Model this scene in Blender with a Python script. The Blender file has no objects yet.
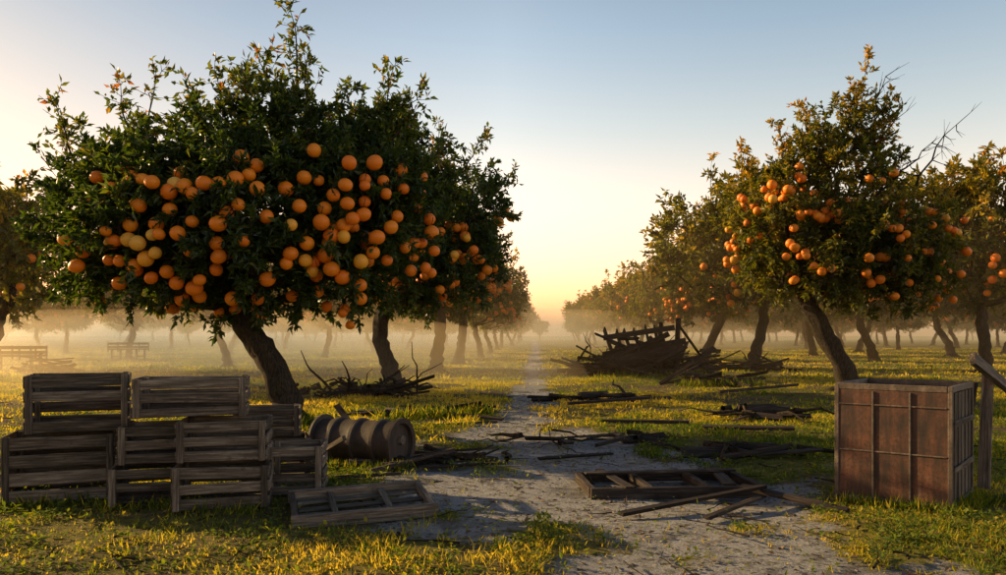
import bpy, math, random
import numpy as np
from mathutils import Vector, Matrix, Euler

random.seed(7)
RNG = np.random.default_rng(11)
scene = bpy.context.scene
COL = scene.collection

# ------------------------------------------------------------------ helpers
def link(o, parent=None):
    COL.objects.link(o)
    if parent is not None:
        o.parent = parent
    return o

def empty(name, loc=(0, 0, 0), rz=0.0, s=1.0):
    e = bpy.data.objects.new(name, None)
    e.empty_display_size = 0.3
    e.location = loc
    e.rotation_euler = (0, 0, rz)
    e.scale = (s, s, s) if not isinstance(s, tuple) else s
    return link(e)

def np_mesh(name, V, F, attrs=None, smooth=False, mats=()):
    """V (n,3); F (m,k) constant k"""
    me = bpy.data.meshes.new(name)
    V = np.asarray(V, dtype=np.float32); F = np.asarray(F, dtype=np.int32)
    n, (m, k) = len(V), F.shape
    me.vertices.add(n); me.vertices.foreach_set("co", V.ravel())
    me.loops.add(m * k); me.loops.foreach_set("vertex_index", F.ravel())
    me.polygons.add(m)
    me.polygons.foreach_set("loop_start", np.arange(0, m * k, k, dtype=np.int32))
    me.polygons.foreach_set("loop_total", np.full(m, k, dtype=np.int32))
    me.polygons.foreach_set("use_smooth", np.full(m, smooth, dtype=bool))
    for an, (ty, data) in (attrs or {}).items():
        a = me.attributes.new(an, ty, 'POINT')
        key = "vector" if ty == 'FLOAT_VECTOR' else "value"
        a.data.foreach_set(key, np.asarray(data, dtype=np.float32).ravel())
    for mt in mats:
        me.materials.append(mt)
    me.update(calc_edges=True)
    me.validate()
    return me

def vnoise(x, y, seed=0.0):
    ix = np.floor(x); iy = np.floor(y); fx = x - ix; fy = y - iy
    fx = fx * fx * (3 - 2 * fx); fy = fy * fy * (3 - 2 * fy)
    def h(a, b):
        v = np.sin(a * 127.1 + b * 311.7 + seed * 17.3) * 43758.5453
        return v - np.floor(v)
    return (h(ix, iy) * (1 - fx) + h(ix + 1, iy) * fx) * (1 - fy) + (h(ix, iy + 1) * (1 - fx) + h(ix + 1, iy + 1) * fx) * fy

def fbm(x, y, seed=0.0):
    return (vnoise(x, y, seed) * .5 + vnoise(x * 2.1, y * 2.1, seed + 3) * .28 + vnoise(x * 4.3, y * 4.3, seed + 7) * .22)

# ------------------------------------------------------------------ materials
class NT:
    def __init__(s, name):
        s.m = bpy.data.materials.new(name); s.m.use_nodes = True
        s.t = s.m.node_tree; s.t.nodes.clear()
        s.out = s.n('ShaderNodeOutputMaterial')
    def n(s, ty, **kw):
        nd = s.t.nodes.new(ty)
        for k, v in kw.items():
            setattr(nd, k, v)
        return nd
    def l(s, a, b): s.t.links.new(a, b)
    def ramp(s, fac, stops):
        r = s.n('ShaderNodeValToRGB')
        e = r.color_ramp.elements
        while len(e) < len(stops): e.new(0.5)
        for el, (p, c) in zip(e, stops):
            el.position = p; el.color = (*c, 1)
        s.l(fac, r.inputs[0]); return r.outputs[0]
    def mix(s, fac, a, b, mode='MIX'):
        m = s.n('ShaderNodeMix', data_type='RGBA', blend_type=mode)
        if isinstance(fac, (int, float)): m.inputs[0].default_value = fac
        else: s.l(fac, m.inputs[0])
        for sock, v in ((m.inputs[6], a), (m.inputs[7], b)):
            if isinstance(v, tuple): sock.default_value = (*v, 1)
            else: s.l(v, sock)
        return m.outputs[2]
    def math(s, op, a, b=0.0):
        m = s.n('ShaderNodeMath', operation=op)
        for i, v in enumerate((a, b)):
            if isinstance(v, (int, float)): m.inputs[i].default_value = v
            else: s.l(v, m.inputs[i])
        return m.outputs[0]
    def noise(s, vec, scale, detail=4, rough=.6):
        n = s.n('ShaderNodeTexNoise'); n.inputs['Scale'].default_value = scale
        n.inputs['Detail'].default_value = detail; n.inputs['Roughness'].default_value = rough
        if vec is not None: s.l(vec, n.inputs['Vector'])
        return n.outputs['Fac']
    def mapping(s, vec, sc):
        m = s.n('ShaderNodeMapping'); m.inputs['Scale'].default_value = sc
        s.l(vec, m.inputs['Vector']); return m.outputs[0]
    def attr(s, name, out='Fac'):
        a = s.n('ShaderNodeAttribute'); a.attribute_name = name
        return a.outputs[out]

def mat_leaf(name, stops, trans, tfac=.35, rough=.42):
    s = NT(name)
    tint = s.attr('tint')
    c = s.ramp(tint, stops)
    p = s.n('ShaderNodeBsdfPrincipled'); p.inputs['Roughness'].default_value = rough
    p.inputs['Specular IOR Level'].default_value = .4
    s.l(c, p.inputs['Base Color'])
    t = s.n('ShaderNodeBsdfTranslucent')
    s.l(s.mix(1.0, c, trans, 'MULTIPLY'), t.inputs['Color'])
    mx = s.n('ShaderNodeMixShader'); mx.inputs[0].default_value = tfac
    s.l(p.outputs[0], mx.inputs[1]); s.l(t.outputs[0], mx.inputs[2])
    s.l(mx.outputs[0], s.out.inputs[0])
    return s.m

def mat_bark(name, dark=(.012, .009, .007), light=(.12, .09, .066)):
    s = NT(name)
    g = s.n('ShaderNodeTexCoord').outputs['Object']
    n1 = s.noise(s.mapping(g, (16, 16, 4)), 2.0, 8, .75)
    n2 = s.noise(g, 2.3, 3)
    c = s.mix(s.math('MULTIPLY', n2, .5), s.ramp(n1, [(.38, dark), (.66, light)]), (.035, .038, .026))
    p = s.n('ShaderNodeBsdfPrincipled'); p.inputs['Roughness'].default_value = .9
    p.inputs['Specular IOR Level'].default_value = .15
    s.l(c, p.inputs['Base Color'])
    b = s.n('ShaderNodeBump'); b.inputs['Strength'].default_value = 1.0; b.inputs['Distance'].default_value = .09
    s.l(n1, b.inputs['Height']); s.l(b.outputs[0], p.inputs['Normal'])
    s.l(p.outputs[0], s.out.inputs[0]); return s.m

def mat_wood(name, dark, mid, light, rough=.85):
    s = NT(name)
    g = s.attr('gr', 'Vector'); bt = s.attr('bt')
    n1 = s.noise(s.mapping(g, (2.2, 38, 38)), 1.6, 6, .65)
    n2 = s.noise(s.mapping(g, (1, 3, 3)), 2.5, 4, .6)
    n3 = s.noise(s.mapping(g, (1, 1, 1)), 11, 4, .7)
    c = s.ramp(n1, [(.28, dark), (.5, mid), (.72, light)])
    c = s.mix(s.math('MULTIPLY', n2, .75), c, dark)
    c = s.mix(s.ramp(n3, [(.55, (0, 0, 0)), (.7, (1, 1, 1))]), c, tuple(x * .5 for x in mid))
    v = s.n('ShaderNodeHueSaturation'); v.inputs['Saturation'].default_value = 1
    s.l(c, v.inputs['Color']); s.l(s.math('ADD', s.math('MULTIPLY', bt, 1.1), .5), v.inputs['Value'])
    p = s.n('ShaderNodeBsdfPrincipled'); p.inputs['Roughness'].default_value = rough
    p.inputs['Specular IOR Level'].default_value = .2
    s.l(v.outputs[0], p.inputs['Base Color'])
    b = s.n('ShaderNodeBump'); b.inputs['Strength'].default_value = .8; b.inputs['Distance'].default_value = .01
    s.l(n1, b.inputs['Height']); s.l(b.outputs[0], p.inputs['Normal'])
    s.l(p.outputs[0], s.out.inputs[0]); return s.m

def mat_rust(name, stops, scale=3.0, metal=.15):
    s = NT(name)
    g = s.n('ShaderNodeTexCoord').outputs['Object']
    n1 = s.noise(g, scale, 8, .72)
    n2 = s.noise(s.mapping(g, (9, 9, 1.0)), 2.0, 6, .7)
    f = s.math('ADD', s.math('MULTIPLY', n1, .55), s.math('MULTIPLY', n2, .45))
    c = s.ramp(f, stops)
    n3 = s.noise(g, 40, 3, .7)
    c = s.mix(s.ramp(n3, [(.45, (0, 0, 0)), (.7, (.8, .8, .8))]), c, (.025, .017, .013))
    p = s.n('ShaderNodeBsdfPrincipled'); p.inputs['Metallic'].default_value = metal
    s.l(s.ramp(n1, [(.3, (.5, .5, .5)), (.7, (.9, .9, .9))]), p.inputs['Roughness'])
    s.l(c, p.inputs['Base Color'])
    b = s.n('ShaderNodeBump'); b.inputs['Strength'].default_value = .6; b.inputs['Distance'].default_value = .01
    s.l(n1, b.inputs['Height']); s.l(b.outputs[0], p.inputs['Normal'])
    s.l(p.outputs[0], s.out.inputs[0]); return s.m

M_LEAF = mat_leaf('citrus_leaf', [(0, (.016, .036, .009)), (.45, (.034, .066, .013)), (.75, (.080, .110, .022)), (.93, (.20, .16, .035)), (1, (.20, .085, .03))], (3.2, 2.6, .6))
M_LEAF_GOLD = mat_leaf('citrus_leaf_golden', [(0, (.030, .048, .012)), (.4, (.075, .088, .018)), (.7, (.17, .145, .028)), (.92, (.28, .19, .035)), (1, (.22, .10, .03))], (3.2, 2.6, .5), .46)  # golden-olive leaf tones, yellower than citrus_leaf
M_BARK = mat_bark('bark')
M_WOOD = mat_wood('weathered_wood', (.020, .016, .013), (.145, .118, .092), (.36, .31, .245))
M_WOODD = mat_wood('charred_wood', (.009, .007, .006), (.040, .030, .024), (.13, .10, .075))
M_RUST = mat_rust('rusted_sheet', [(.36, (.012, .008, .007)), (.44, (.036, .018, .013)), (.51, (.078, .032, .019)), (.59, (.14, .056, .028)), (.68, (.16, .11, .08))], 2.4, 0.0)
M_RIM = mat_rust('weathered_steel', [(.3, (.03, .022, .018)), (.5, (.10, .075, .058)), (.7, (.28, .235, .19))], 6, 0.0)
M_DRUM = mat_rust('drum_rust', [(.38, (.008, .006, .005)), (.52, (.028, .018, .013)), (.68, (.085, .052, .034))], 4, 0.0)

def mat_fruit():
    s = NT('orange_peel')
    t = s.attr('tint')
    c = s.ramp(t, [(0, (.80, .18, .007)), (.5, (.85, .27, .010)), (.8, (.85, .40, .035)), (1, (.82, .50, .09))])
    g = s.n('ShaderNodeTexCoord').outputs['Object']
    n = s.noise(g, 60, 2); n2 = s.noise(g, 7, 3)
    c = s.mix(s.math('MULTIPLY', n2, .4), c, (.42, .14, .015))
    p = s.n('ShaderNodeBsdfPrincipled'); p.inputs['Roughness'].default_value = .45
    p.inputs['Specular IOR Level'].default_value = .35
    s.l(c, p.inputs['Base Color'])
    b = s.n('ShaderNodeBump'); b.inputs['Strength'].default_value = .35; b.inputs['Distance'].default_value = .012
    s.l(n, b.inputs['Height']); s.l(b.outputs[0], p.inputs['Normal'])
    s.l(p.outputs[0], s.out.inputs[0]); return s.m
M_FRUIT = mat_fruit()

# ------------------------------------------------------------------ terrain
def hgt(x, y):
    x = np.asarray(x, float); y = np.asarray(y, float)
    near = np.exp(-np.abs(y - 8) / 60)
    return ((vnoise(x * .55, y * .55, 1) - .5) * .10 + (vnoise(x * 1.9, y * 1.9, 2) - .5) * .05) * (0.4 + .6 * near)

def path_c(y):
    return np.interp(y, [-40, 3, 5, 7, 9.5, 12, 17, 25, 50, 100, 300], [2.6, 1.7, 1.35, .95, .75, .42, .62, .95, 2.0, 4.2, 12])
def path_w(y):
    return np.interp(y, [-40, 3, 5, 7, 9.5, 12, 17, 25, 50, 100, 300], [1.0, 1.0, 1.2, 1.7, 1.6, .65, .40, .45, .5, .6, .6])
def sand(x, y):
    x = np.asarray(x, float); y = np.asarray(y, float)
    d = 1 - np.abs(x - path_c(y)) / path_w(y)
    n = fbm(x * 1.7, y * 1.1, 5) - .5
    v = d * 1.2 + n * 3.4 + .22
    extra = (fbm(x * .6 + 9, y * .45, 9) - .60) * 6 * np.exp(-np.abs(y - 7) / 9) - .2
    v = np.maximum(v, extra - np.clip(np.abs(x) - 3, 0, 9) * .5)
    return np.clip(v * 1.5, 0, 1)
def clear(x, y):
    """trampled ground right under the flat pallet and frame"""
    a = np.exp(-(((x + 1.13) / .62) ** 6 + ((y - 6.24) / .50) ** 6))
    b = np.exp(-(((x - 1.55) / .95) ** 6 + ((y - 7.45) / .60) ** 6))
    return 1 - np.clip(a + b, 0, 1) * .97
def veg(x, y):
    """0..1 vegetation cover, patchy"""
    base = (fbm(x * .55 + 4, y * .55, 21) * .6 + fbm(x * 2.3, y * 2.3, 23) * .4 - .37) * 5.0
    lift = .55 * np.clip((9 - y) / 3, 0, 1) * np.clip((.2 - x) / 1.0, 0, 1) * (fbm(x * 3, y * 3, 61) + .3)
    return np.clip(np.maximum(base, lift), .05, 1) * clear(x, y)

def build_ground():
    a = np.linspace(-1, 1, 361); xs = np.sinh(a * 6.2) / np.sinh(6.2) * 2500 + a * 6
    b = np.linspace(0, 1, 420); ys = 3 + np.sinh(b * 7.0) / np.sinh(7.0) * 3500 + b * 12
    ys = np.concatenate([[-2500, -600, -150, -60, -30, -15, -8, -4, -1, 1.2], ys])
    X, Y = np.meshgrid(xs, ys)
    Z = hgt(X, Y); S = sand(X, Y)
    Z = Z - .03 * S
    V = np.stack([X, Y, Z], -1).reshape(-1, 3)
    ny, nx = X.shape
    i = np.arange(ny * nx).reshape(ny, nx)
    F = np.stack([i[:-1, :-1], i[:-1, 1:], i[1:, 1:], i[1:, :-1]], -1).reshape(-1, 4)
    s = NT('ground_soil')
    g = s.n('ShaderNodeTexCoord').outputs['Object']
    sa = s.attr('sand'); ve = s.attr('veg')
    nf = s.noise(g, 9, 8, .75); nm = s.noise(g, 1.6, 7, .7); nl = s.noise(g, .22, 4)
    nfine = s.noise(g, 55, 5, .7)
    grass = s.ramp(nf, [(.30, (.055, .058, .015)), (.5, (.21, .185, .03)), (.70, (.44, .35, .07))])
    soil = s.ramp(nf, [(.3, (.035, .026, .018)), (.6, (.12, .088, .055)), (.8, (.25, .185, .11))])
    base = s.mix(ve, soil, grass)
    base = s.mix(s.ramp(nl, [(.45, (0, 0, 0)), (.65, (.6, .6, .6))]), base, grass)
    sd = s.ramp(nfine, [(.25, (.17, .17, .17)), (.5, (.34, .34, .345)), (.8, (.54, .54, .545))])
    sd = s.mix(s.ramp(nf, [(.50, (0, 0, 0)), (.62, (.9, .9, .9))]), sd, (.09, .077, .06))
    sd = s.mix(s.ramp(nm, [(.53, (0, 0, 0)), (.61, (.7, .7, .7))]), sd, (.085, .075, .063))
    f = s.math('ADD', sa, s.math('MULTIPLY', s.math('SUBTRACT', nf, .5), 2.4))
    fac = s.ramp(f, [(.38, (0, 0, 0)), (.58, (1, 1, 1))])
    c = s.mix(fac, base, sd)
    p = s.n('ShaderNodeBsdfPrincipled')
    s.l(s.mix(s.math('MULTIPLY', fac, s.ramp(nm, [(.5, (0, 0, 0)), (.62, (1, 1, 1))])), (.95, .95, .95), (.5, .5, .5)), p.inputs['Roughness'])
    p.inputs['Specular IOR Level'].default_value = .15
    s.l(c, p.inputs['Base Color'])
    bp = s.n('ShaderNodeBump'); bp.inputs['Strength'].default_value = 1.0; bp.inputs['Distance'].default_value = .07
    s.l(s.math('ADD', nf, s.math('MULTIPLY', nfine, .35)), bp.inputs['Height']); s.l(bp.outputs[0], p.inputs['Normal'])
    s.l(p.outputs[0], s.out.inputs[0])
    me = np_mesh('ground', V, F, {'sand': ('FLOAT', S.ravel()), 'veg': ('FLOAT', veg(X, Y).ravel())}, True, [s.m])
    link(bpy.data.objects.new('ground', me))
build_ground()

def leaf_geo(P, D, N, L, W, fold=.25):
    """kite leaves. returns V,F"""
    D = D / (np.linalg.norm(D, axis=1, keepdims=True) + 1e-9)
    S = np.cross(D, N); S /= (np.linalg.norm(S, axis=1, keepdims=True) + 1e-9)
    U = np.cross(S, D)
    L = L[:, None]; W = W[:, None]
    v0 = P; v1 = P + D * L * .45 + S * W * .5 + U * W * fold
    v2 = P + D * L - U * L * .08; v3 = P + D * L * .45 - S * W * .5 + U * W * fold
    V = np.stack([v0, v1, v2, v3], 1).reshape(-1, 3)
    n = len(P); b = np.arange(n)[:, None] * 4
    F = np.concatenate([b + np.array([[0, 1, 2]]), b + np.array([[0, 2, 3]])], 0)
    return V, F

def build_grass():
    r = np.random.default_rng(3)
    m = mat_leaf('grass_blade', [(0, (.040, .072, .010)), (.33, (.11, .155, .018)), (.58, (.34, .29, .030)), (1, (.55, .41, .09))], (1.8, 1.7, .4), .5, .75)
    def zone(n, y0, y1, hmin, hmax, w, pw, xk):
        u = r.random(n); Y = (y0 ** pw + u * (y1 ** pw - y0 ** pw)) ** (1 / pw)
        X = (r.random(n) * 2 - 1) * (xk * Y + 2)
        tx = r.normal(0, .05, n) * (Y / 8) ** .5; ty = r.normal(0, .05, n) * (Y / 8) ** .5
        sel = r.random(n) < .75
        kk = (np.arange(n) // 18) * 18
        X = np.where(sel, X[kk] + tx, X); Y = np.where(sel, Y[kk] + ty, Y)
        den = veg(X, Y) * (1 - np.clip(sand(X, Y) * 1.3, 0, .97))
        keep = r.random(n) < den
        X, Y = X[keep], Y[keep]; n = len(X)
        P = np.stack([X, Y, hgt(X, Y) - .012 - .03 * sand(X, Y)], 1)
        D = np.stack([r.normal(0, .6, n), r.normal(0, .6, n), np.full(n, 1.0)], 1)
        N = r.normal(0, 1, (n, 3))
        tall = np.clip(fbm(X * 1.3 + 5, Y * 1.3, 31), .2, .8) * 1.6
        L = (hmin + (hmax - hmin) * r.random(n) ** 2) * tall
        W = w * (.6 + .8 * r.random(n))
        far_glow = np.clip((Y - 8) / 8, 0, 1) * .12  # sunlit yellow glow of the farther grass, put into the blade tint
        t = np.clip(.08 + far_glow + (fbm(X * .45, Y * .45, 41) - .28) * 1.7 + r.normal(0, .15, n), 0, 1)
        V, F = leaf_geo(P, D, N, L, W, .1)
        return V, F, np.repeat(t, 4)
    def tufts(segs, n, spread, h, w):
        """taller growth along object bases; segs = list of (x0,y0,x1,y1)"""
        s_ = np.array(segs)[r.integers(0, len(segs), n)]
        kk = (np.arange(n) // 12) * 12
        f = r.random(n)[kk]
        s_ = s_[kk]
        X = s_[:, 0] + (s_[:, 2] - s_[:, 0]) * f + r.normal(0, spread, n); Y = s_[:, 1] + (s_[:, 3] - s_[:, 1]) * f + r.normal(0, spread, n)
        P = np.stack([X, Y, hgt(X, Y) - .015], 1)
        D = np.stack([r.normal(0, .45, n), r.normal(0, .45, n), np.full(n, 1.0)], 1)
        V, F = leaf_geo(P, D, r.normal(0, 1, (n, 3)), h * (.3 + .9 * r.random(n)), w * (.6 + .8 * r.random(n)), .1)
        return V, F, np.repeat(np.clip(r.normal(.30, .2, n), 0, 1), 4)
    segs = [(-4.2, 6.3, -3.4, 6.55), (-3.3, 6.25, -1.9, 6.15), (-2.0, 8.5, -1.0, 8.2), (2.85, 6.7, 3.56, 6.1), (3.6, 6.15, 4.2, 6.9), (4.0, 6.6, 5.0, 6.8)]
    tsegs = [(-3.5, 11.9, -3.0, 11.8), (-3.1, 20.2, -2.5, 20.2), (8.7, 20.1, 9.4, 20.0), (3.2, 26.8, 6.8, 26.8), (-2, 12.8, -.3, 13.8), (4.9, 21.8, 7.1, 21.9)]
    parts = [zone(240000, 3.2, 10, .020, .095, .010, 1.3, .85),
             zone(260000, 9, 26, .04, .15, .022, 1.4, .75),
             zone(150000, 25, 90, .08, .20, .07, 1.3, .75),
             tufts(segs, 3200, .06, .13, .010), tufts(tsegs, 4000, .14, .26, .02)]
    Vs, Fs, Ts, off = [], [], [], 0
    for V, F, T in parts:
        Vs.append(V); Fs.append(F + off); Ts.append(T); off += len(V)
    me = np_mesh('grass', np.concatenate(Vs), np.concatenate(Fs), {'tint': ('FLOAT', np.concatenate(Ts))}, False, [m])
    link(bpy.data.objects.new('grass', me))
    n = 80000
    kk = (np.arange(n) // 20) * 20
    X = (r.random(n) * 2 - 1) * 8; Y = 3.2 + r.random(n) ** 1.4 * 11
    X = X[kk] + r.normal(0, .06, n); Y = Y[kk] + r.normal(0, .06, n)
    keep = r.random(n) < np.clip((fbm(X * .7 + 3, Y * .7, 51) - .31) * 5, 0, 1) * (1 - np.clip(sand(X, Y) * 1.2, 0, .95)) * clear(X, Y)
    X, Y = X[keep], Y[keep]; n = len(X)
    P = np.stack([X, Y, hgt(X, Y) + .005 + r.random(n) * .05], 1)
    D = np.stack([r.normal(0, 1, n), r.normal(0, 1, n), r.random(n) * .8], 1)
    N = np.stack([r.normal(0, .4, n), r.normal(0, .4, n), np.ones(n)], 1)
    V, F = leaf_geo(P, D, N, .025 + .035 * r.random(n), .014 + .018 * r.random(n), .1)
    t = np.clip(r.normal(.25, .13, n), 0, 1)
    me = np_mesh('low_weeds', V, F, {'tint': ('FLOAT', np.repeat(t, 4))}, False, [m])
    link(bpy.data.objects.new('low_weeds', me))
    n = 14000
    s = mat_leaf('dead_leaf', [(0, (.05, .03, .018)), (.6, (.14, .085, .045)), (1, (.26, .18, .09))], (1.2, 1, .8), .15, .8)
    X = (r.random(n) * 2 - 1) * 10; Y = 3.2 + r.random(n) ** 1.4 * 18
    P = np.stack([X, Y, hgt(X, Y) - .03 * sand(X, Y) + .008], 1)
    D = np.stack([r.normal(0, 1, n), r.normal(0, 1, n), r.normal(0, .15, n)], 1)
    N = np.stack([r.normal(0, .3, n), r.normal(0, .3, n), np.ones(n)], 1)
    V, F = leaf_geo(P, D, N, .03 + .05 * r.random(n), .015 + .02 * r.random(n), .2)
    me = np_mesh('leaf_litter', V, F, {'tint': ('FLOAT', np.repeat(r.random(n), 4))}, False, [s])
    link(bpy.data.objects.new('leaf_litter', me))
    # pebbles on the track
    base = np.array([(0, 0, .6), (1, 0, 0), (0, 1, 0), (-1, 0, 0), (0, -1, 0), (.7, .7, .3), (-.7, .7, .25), (-.7, -.7, .3), (.7, -.7, .25)], float)
    bf = np.array([(0, 1, 5), (0, 5, 2), (0, 2, 6), (0, 6, 3), (0, 3, 7), (0, 7, 4), (0, 4, 8), (0, 8, 1)])
    Vs = []; Fs = []
    for k in range(1500):
        y = 3.8 + r.random() ** 1.3 * 12; x = path_c(y) + r.normal(0, 1.0) * path_w(y)
        sc = (.004 + .016 * r.random() ** 3) * np.array([1, .6 + .6 * r.random(), .8]); a = r.random() * 6.28
        b = base * sc * (1 + r.normal(0, .15, base.shape)); c_, s_ = math.cos(a), math.sin(a)
        b = np.stack([b[:, 0] * c_ - b[:, 1] * s_, b[:, 0] * s_ + b[:, 1] * c_, b[:, 2]], 1)
        Vs.append(b + [x, y, float(hgt(x, y) - .03 * sand(x, y)) + .002]); Fs.append(bf + 9 * k)
    s = NT('pebble'); p = s.n('ShaderNodeBsdfPrincipled'); p.inputs['Roughness'].default_value = .8
    gg = s.n('ShaderNodeTexCoord').outputs['Object']
    s.l(s.ramp(s.noise(gg, 5, 3), [(.35, (.10, .09, .08)), (.65, (.36, .34, .31))]), p.inputs['Base Color']); s.l(p.outputs[0], s.out.inputs[0])
    link(bpy.data.objects.new('gravel', np_mesh('gravel', np.concatenate(Vs), np.concatenate(Fs), None, False, [s.m])))
build_grass()

# ------------------------------------------------------------------ tubes
class Tubes:
    def __init__(s): s.V = []; s.F = []; s.n = 0
    def add(s, pts, rad, sides=6, cap=True):
        pts = np.asarray(pts, float); rad = np.asarray(rad, float)
        T = np.gradient(pts, axis=0); T /= (np.linalg.norm(T, axis=1, keepdims=True) + 1e-9)
        ref = np.array([1., .13, .07]) if abs(T[0][0]) < .8 else np.array([.1, 1., .2])
        A = np.cross(T, ref); A /= (np.linalg.norm(A, axis=1, keepdims=True) + 1e-9)
        B = np.cross(T, A)
        ang = np.linspace(0, 2 * np.pi, sides, endpoint=False)
        R = rad[:, None, None] * (A[:, None, :] * np.cos(ang)[None, :, None] + B[:, None, :] * np.sin(ang)[None, :, None])
        if rad[0] > .1:   # fluted, lumpy bark on the trunk
            zz = np.arange(len(pts))[:, None]
            R *= (1 + .10 * np.sin(ang[None, :] * 3 + zz * .35) + .07 * np.sin(ang[None, :] * 5 - zz * .5))[:, :, None]
        V = (pts[:, None, :] + R).reshape(-1, 3)
        k = len(pts); i = np.arange(k * sides).reshape(k, sides)
        j = np.roll(i, -1, axis=1)
        F = np.stack([i[:-1], j[:-1], j[1:], i[1:]], -1).reshape(-1, 4) + s.n
        s.V.append(V); s.F.append(F); s.n += len(V)
    def mesh(s, name, mat):
        return np_mesh(name, np.concatenate(s.V), np.concatenate(s.F), None, True, [mat])

def gen_tree(seed, trunk, trad, blobs, ncl, lpc, leafL, shoots=(), dead=(), mleaf=None, tint=.3, fruits=None, nfruit=0, frad=.11, fz=(0, 99), spr=.42, yell=.15, sides=16, front=0):
    r = np.random.default_rng(seed)
    TB = Tubes()
    trunk = [np.array(t, float) for t in trunk]
    tp = []; tr = []
    K = len(trunk)
    for i in range((K - 1) * 5 + 1):
        u = i / 5; a = min(int(u), K - 2); f = u - a
        p = trunk[a] * (1 - f) + trunk[a + 1] * f
        p = p + r.normal(0, .018, 3) * np.array([1, 1, 0])
        tp.append(p); tr.append(np.interp(u, range(K), trad))
    tr = np.array(tr); tr[0] *= 1.35; tr[1] *= 1.1
    tp[0][2] -= .12
    tr = tr * (1 + r.normal(0, .06, len(tr)))
    TB.add(tp, tr, sides + 2)
    for k in range(5):
        a = r.random() * 6.28; d = np.array([math.cos(a), math.sin(a), 0])
        TB.add([tp[0] + np.array([0, 0, .35]), tp[0] + d * tr[0] * .9 + np.array([0, 0, .16]), tp[0] + d * tr[0] * 2.1 + np.array([0, 0, .02])], [tr[0] * .3, tr[0] * .28, .03], 6)
    nodes = [t for t in tp]; depth = [0.0] * len(tp); parent = list(range(-1, len(tp) - 1))
    start = int(len(tp) * .62)
    vol = np.array([b[3] * b[4] * b[5] for b in blobs]) ** .8; vol /= vol.sum()
    att = []
    while len(att) < ncl:
        b = blobs[r.choice(len(blobs), p=vol)]
        d = r.normal(0, 1, 3); d /= np.linalg.norm(d)
        q = r.random() ** .28
        p = np.array(b[:3]) + d * q * np.array(b[3:])
        p += r.normal(0, .10, 3)
        att.append(p)
    att = np.array(att)
    fork = tp[-1]
    order = np.argsort(np.linalg.norm(att - fork, axis=1))
    NA = np.array(nodes); chains = []
    for oi in order:
        a = att[oi]
        d = np.linalg.norm(NA[start:] - a, axis=1) + .22 * np.array(depth[start:])
        j = int(np.argmin(d)) + start
        s0 = NA[j]; L = np.linalg.norm(a - s0)
        k = max(2, int(L / .3) + 1)
        ch = [j]
        bend = r.normal(0, .09, 3) * L
        prev = j
        for q in range(1, k + 1):
            f = q / k
            p = s0 * (1 - f) + a * f + bend * math.sin(f * math.pi) + r.normal(0, .03, 3) * (1 if q < k else 0)
            depth.append(depth[prev] + L / k)
            parent.append(prev); prev = len(nodes); nodes.append(p); ch.append(prev)
        NA = np.array(nodes); chains.append(ch)
    cnt = np.zeros(len(nodes))
    for ch in chains: cnt[ch[-1]] += 1
    for i in range(len(nodes) - 1, 0, -1):
        cnt[parent[i]] += cnt[i]
    rmax = trad[-1] * .8
    def rad(i): return min(.011 * max(cnt[i], 1) ** .47, rmax)
    for ch in chains:
        rr = [min(rad(ch[0]), rad(ch[1]) * 1.25)] + [rad(i) for i in ch[1:]]
        TB.add([nodes[i] for i in ch], np.minimum(rr, .099), 6 if rr[0] > .03 else 4)
    P, D, N, T = [], [], [], []
    cen = np.array([b[:3] for b in blobs]).mean(0)
    def sprig(o, d, L, m, tv):
        d = d / (np.linalg.norm(d) + 1e-9)
        e = o + d * L
        TB.add([o, o + d * L * .5 + np.array([0, 0, -.01]), e], [.006, .005, .003], 3)
        t = .15 + .85 * r.random(m) ** .8
        P.append(o + np.outer(t * L, d) + r.normal(0, .012, (m, 3)))
        D.append(d * .7 + r.normal(0, .75, (m, 3)) + np.array([0, 0, .05]))
        N.append(r.normal(0, .8, (m, 3)) + np.array([0, 0, .8]))
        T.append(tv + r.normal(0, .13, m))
    for a in att:
        out = a - cen; out /= (np.linalg.norm(out) + 1e-9)
        ns = 6
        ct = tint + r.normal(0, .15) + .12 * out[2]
        for q in range(ns):
            d = out * .7 + r.normal(0, .8, 3) + np.array([0, 0, .12])
            sprig(a + r.normal(0, .05, 3), d, spr * (.5 + .8 * r.random()), max(3, int(lpc / ns)), ct)
    for (p0, p1, w) in shoots:
        p0 = np.array(p0, float); p1 = np.array(p1, float)
        L = np.linalg.norm(p1 - p0); k = 7
        b = r.normal(0, .07, 3) * L
        pts = [p0 + (p1 - p0) * i / k + b * math.sin(i / k * 3.1) + r.normal(0, .02, 3) for i in range(k + 1)]
        TB.add(pts, np.linspace(.022, .005, k + 1), 4)
        for i in range(1, k + 1):
            for q in range(w):
                dd = (p1 - p0) / L * .6 + r.normal(0, .7, 3)
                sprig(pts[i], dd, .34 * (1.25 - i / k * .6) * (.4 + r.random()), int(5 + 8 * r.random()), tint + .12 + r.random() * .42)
    for (p0, p1) in dead:
        p0 = np.array(p0, float); p1 = np.array(p1, float); L = np.linalg.norm(p1 - p0)
        pts = [p0 + (p1 - p0) * i / 7 + r.normal(0, .045, 3) for i in range(8)]
        TB.add(pts, np.linspace(.045, .008, 8), 5)
        for i in range(2, 8):
            for q in range(2):
                d = (p1 - p0) / L * .5 + r.normal(0, .7, 3); d /= np.linalg.norm(d); l2 = .25 + .55 * r.random()
                m_ = pts[i] + d * l2 * .5 + r.normal(0, .04, 3)
                TB.add([pts[i], m_, pts[i] + d * l2], [.014, .009, .004], 4)
                d2 = d + r.normal(0, .6, 3)
                TB.add([m_, m_ + d2 * .25], [.008, .003], 3)
    P = np.concatenate(P); D = np.concatenate(D); N = np.concatenate(N); T = np.clip(np.concatenate(T), 0, 1)
    FC = []
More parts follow.
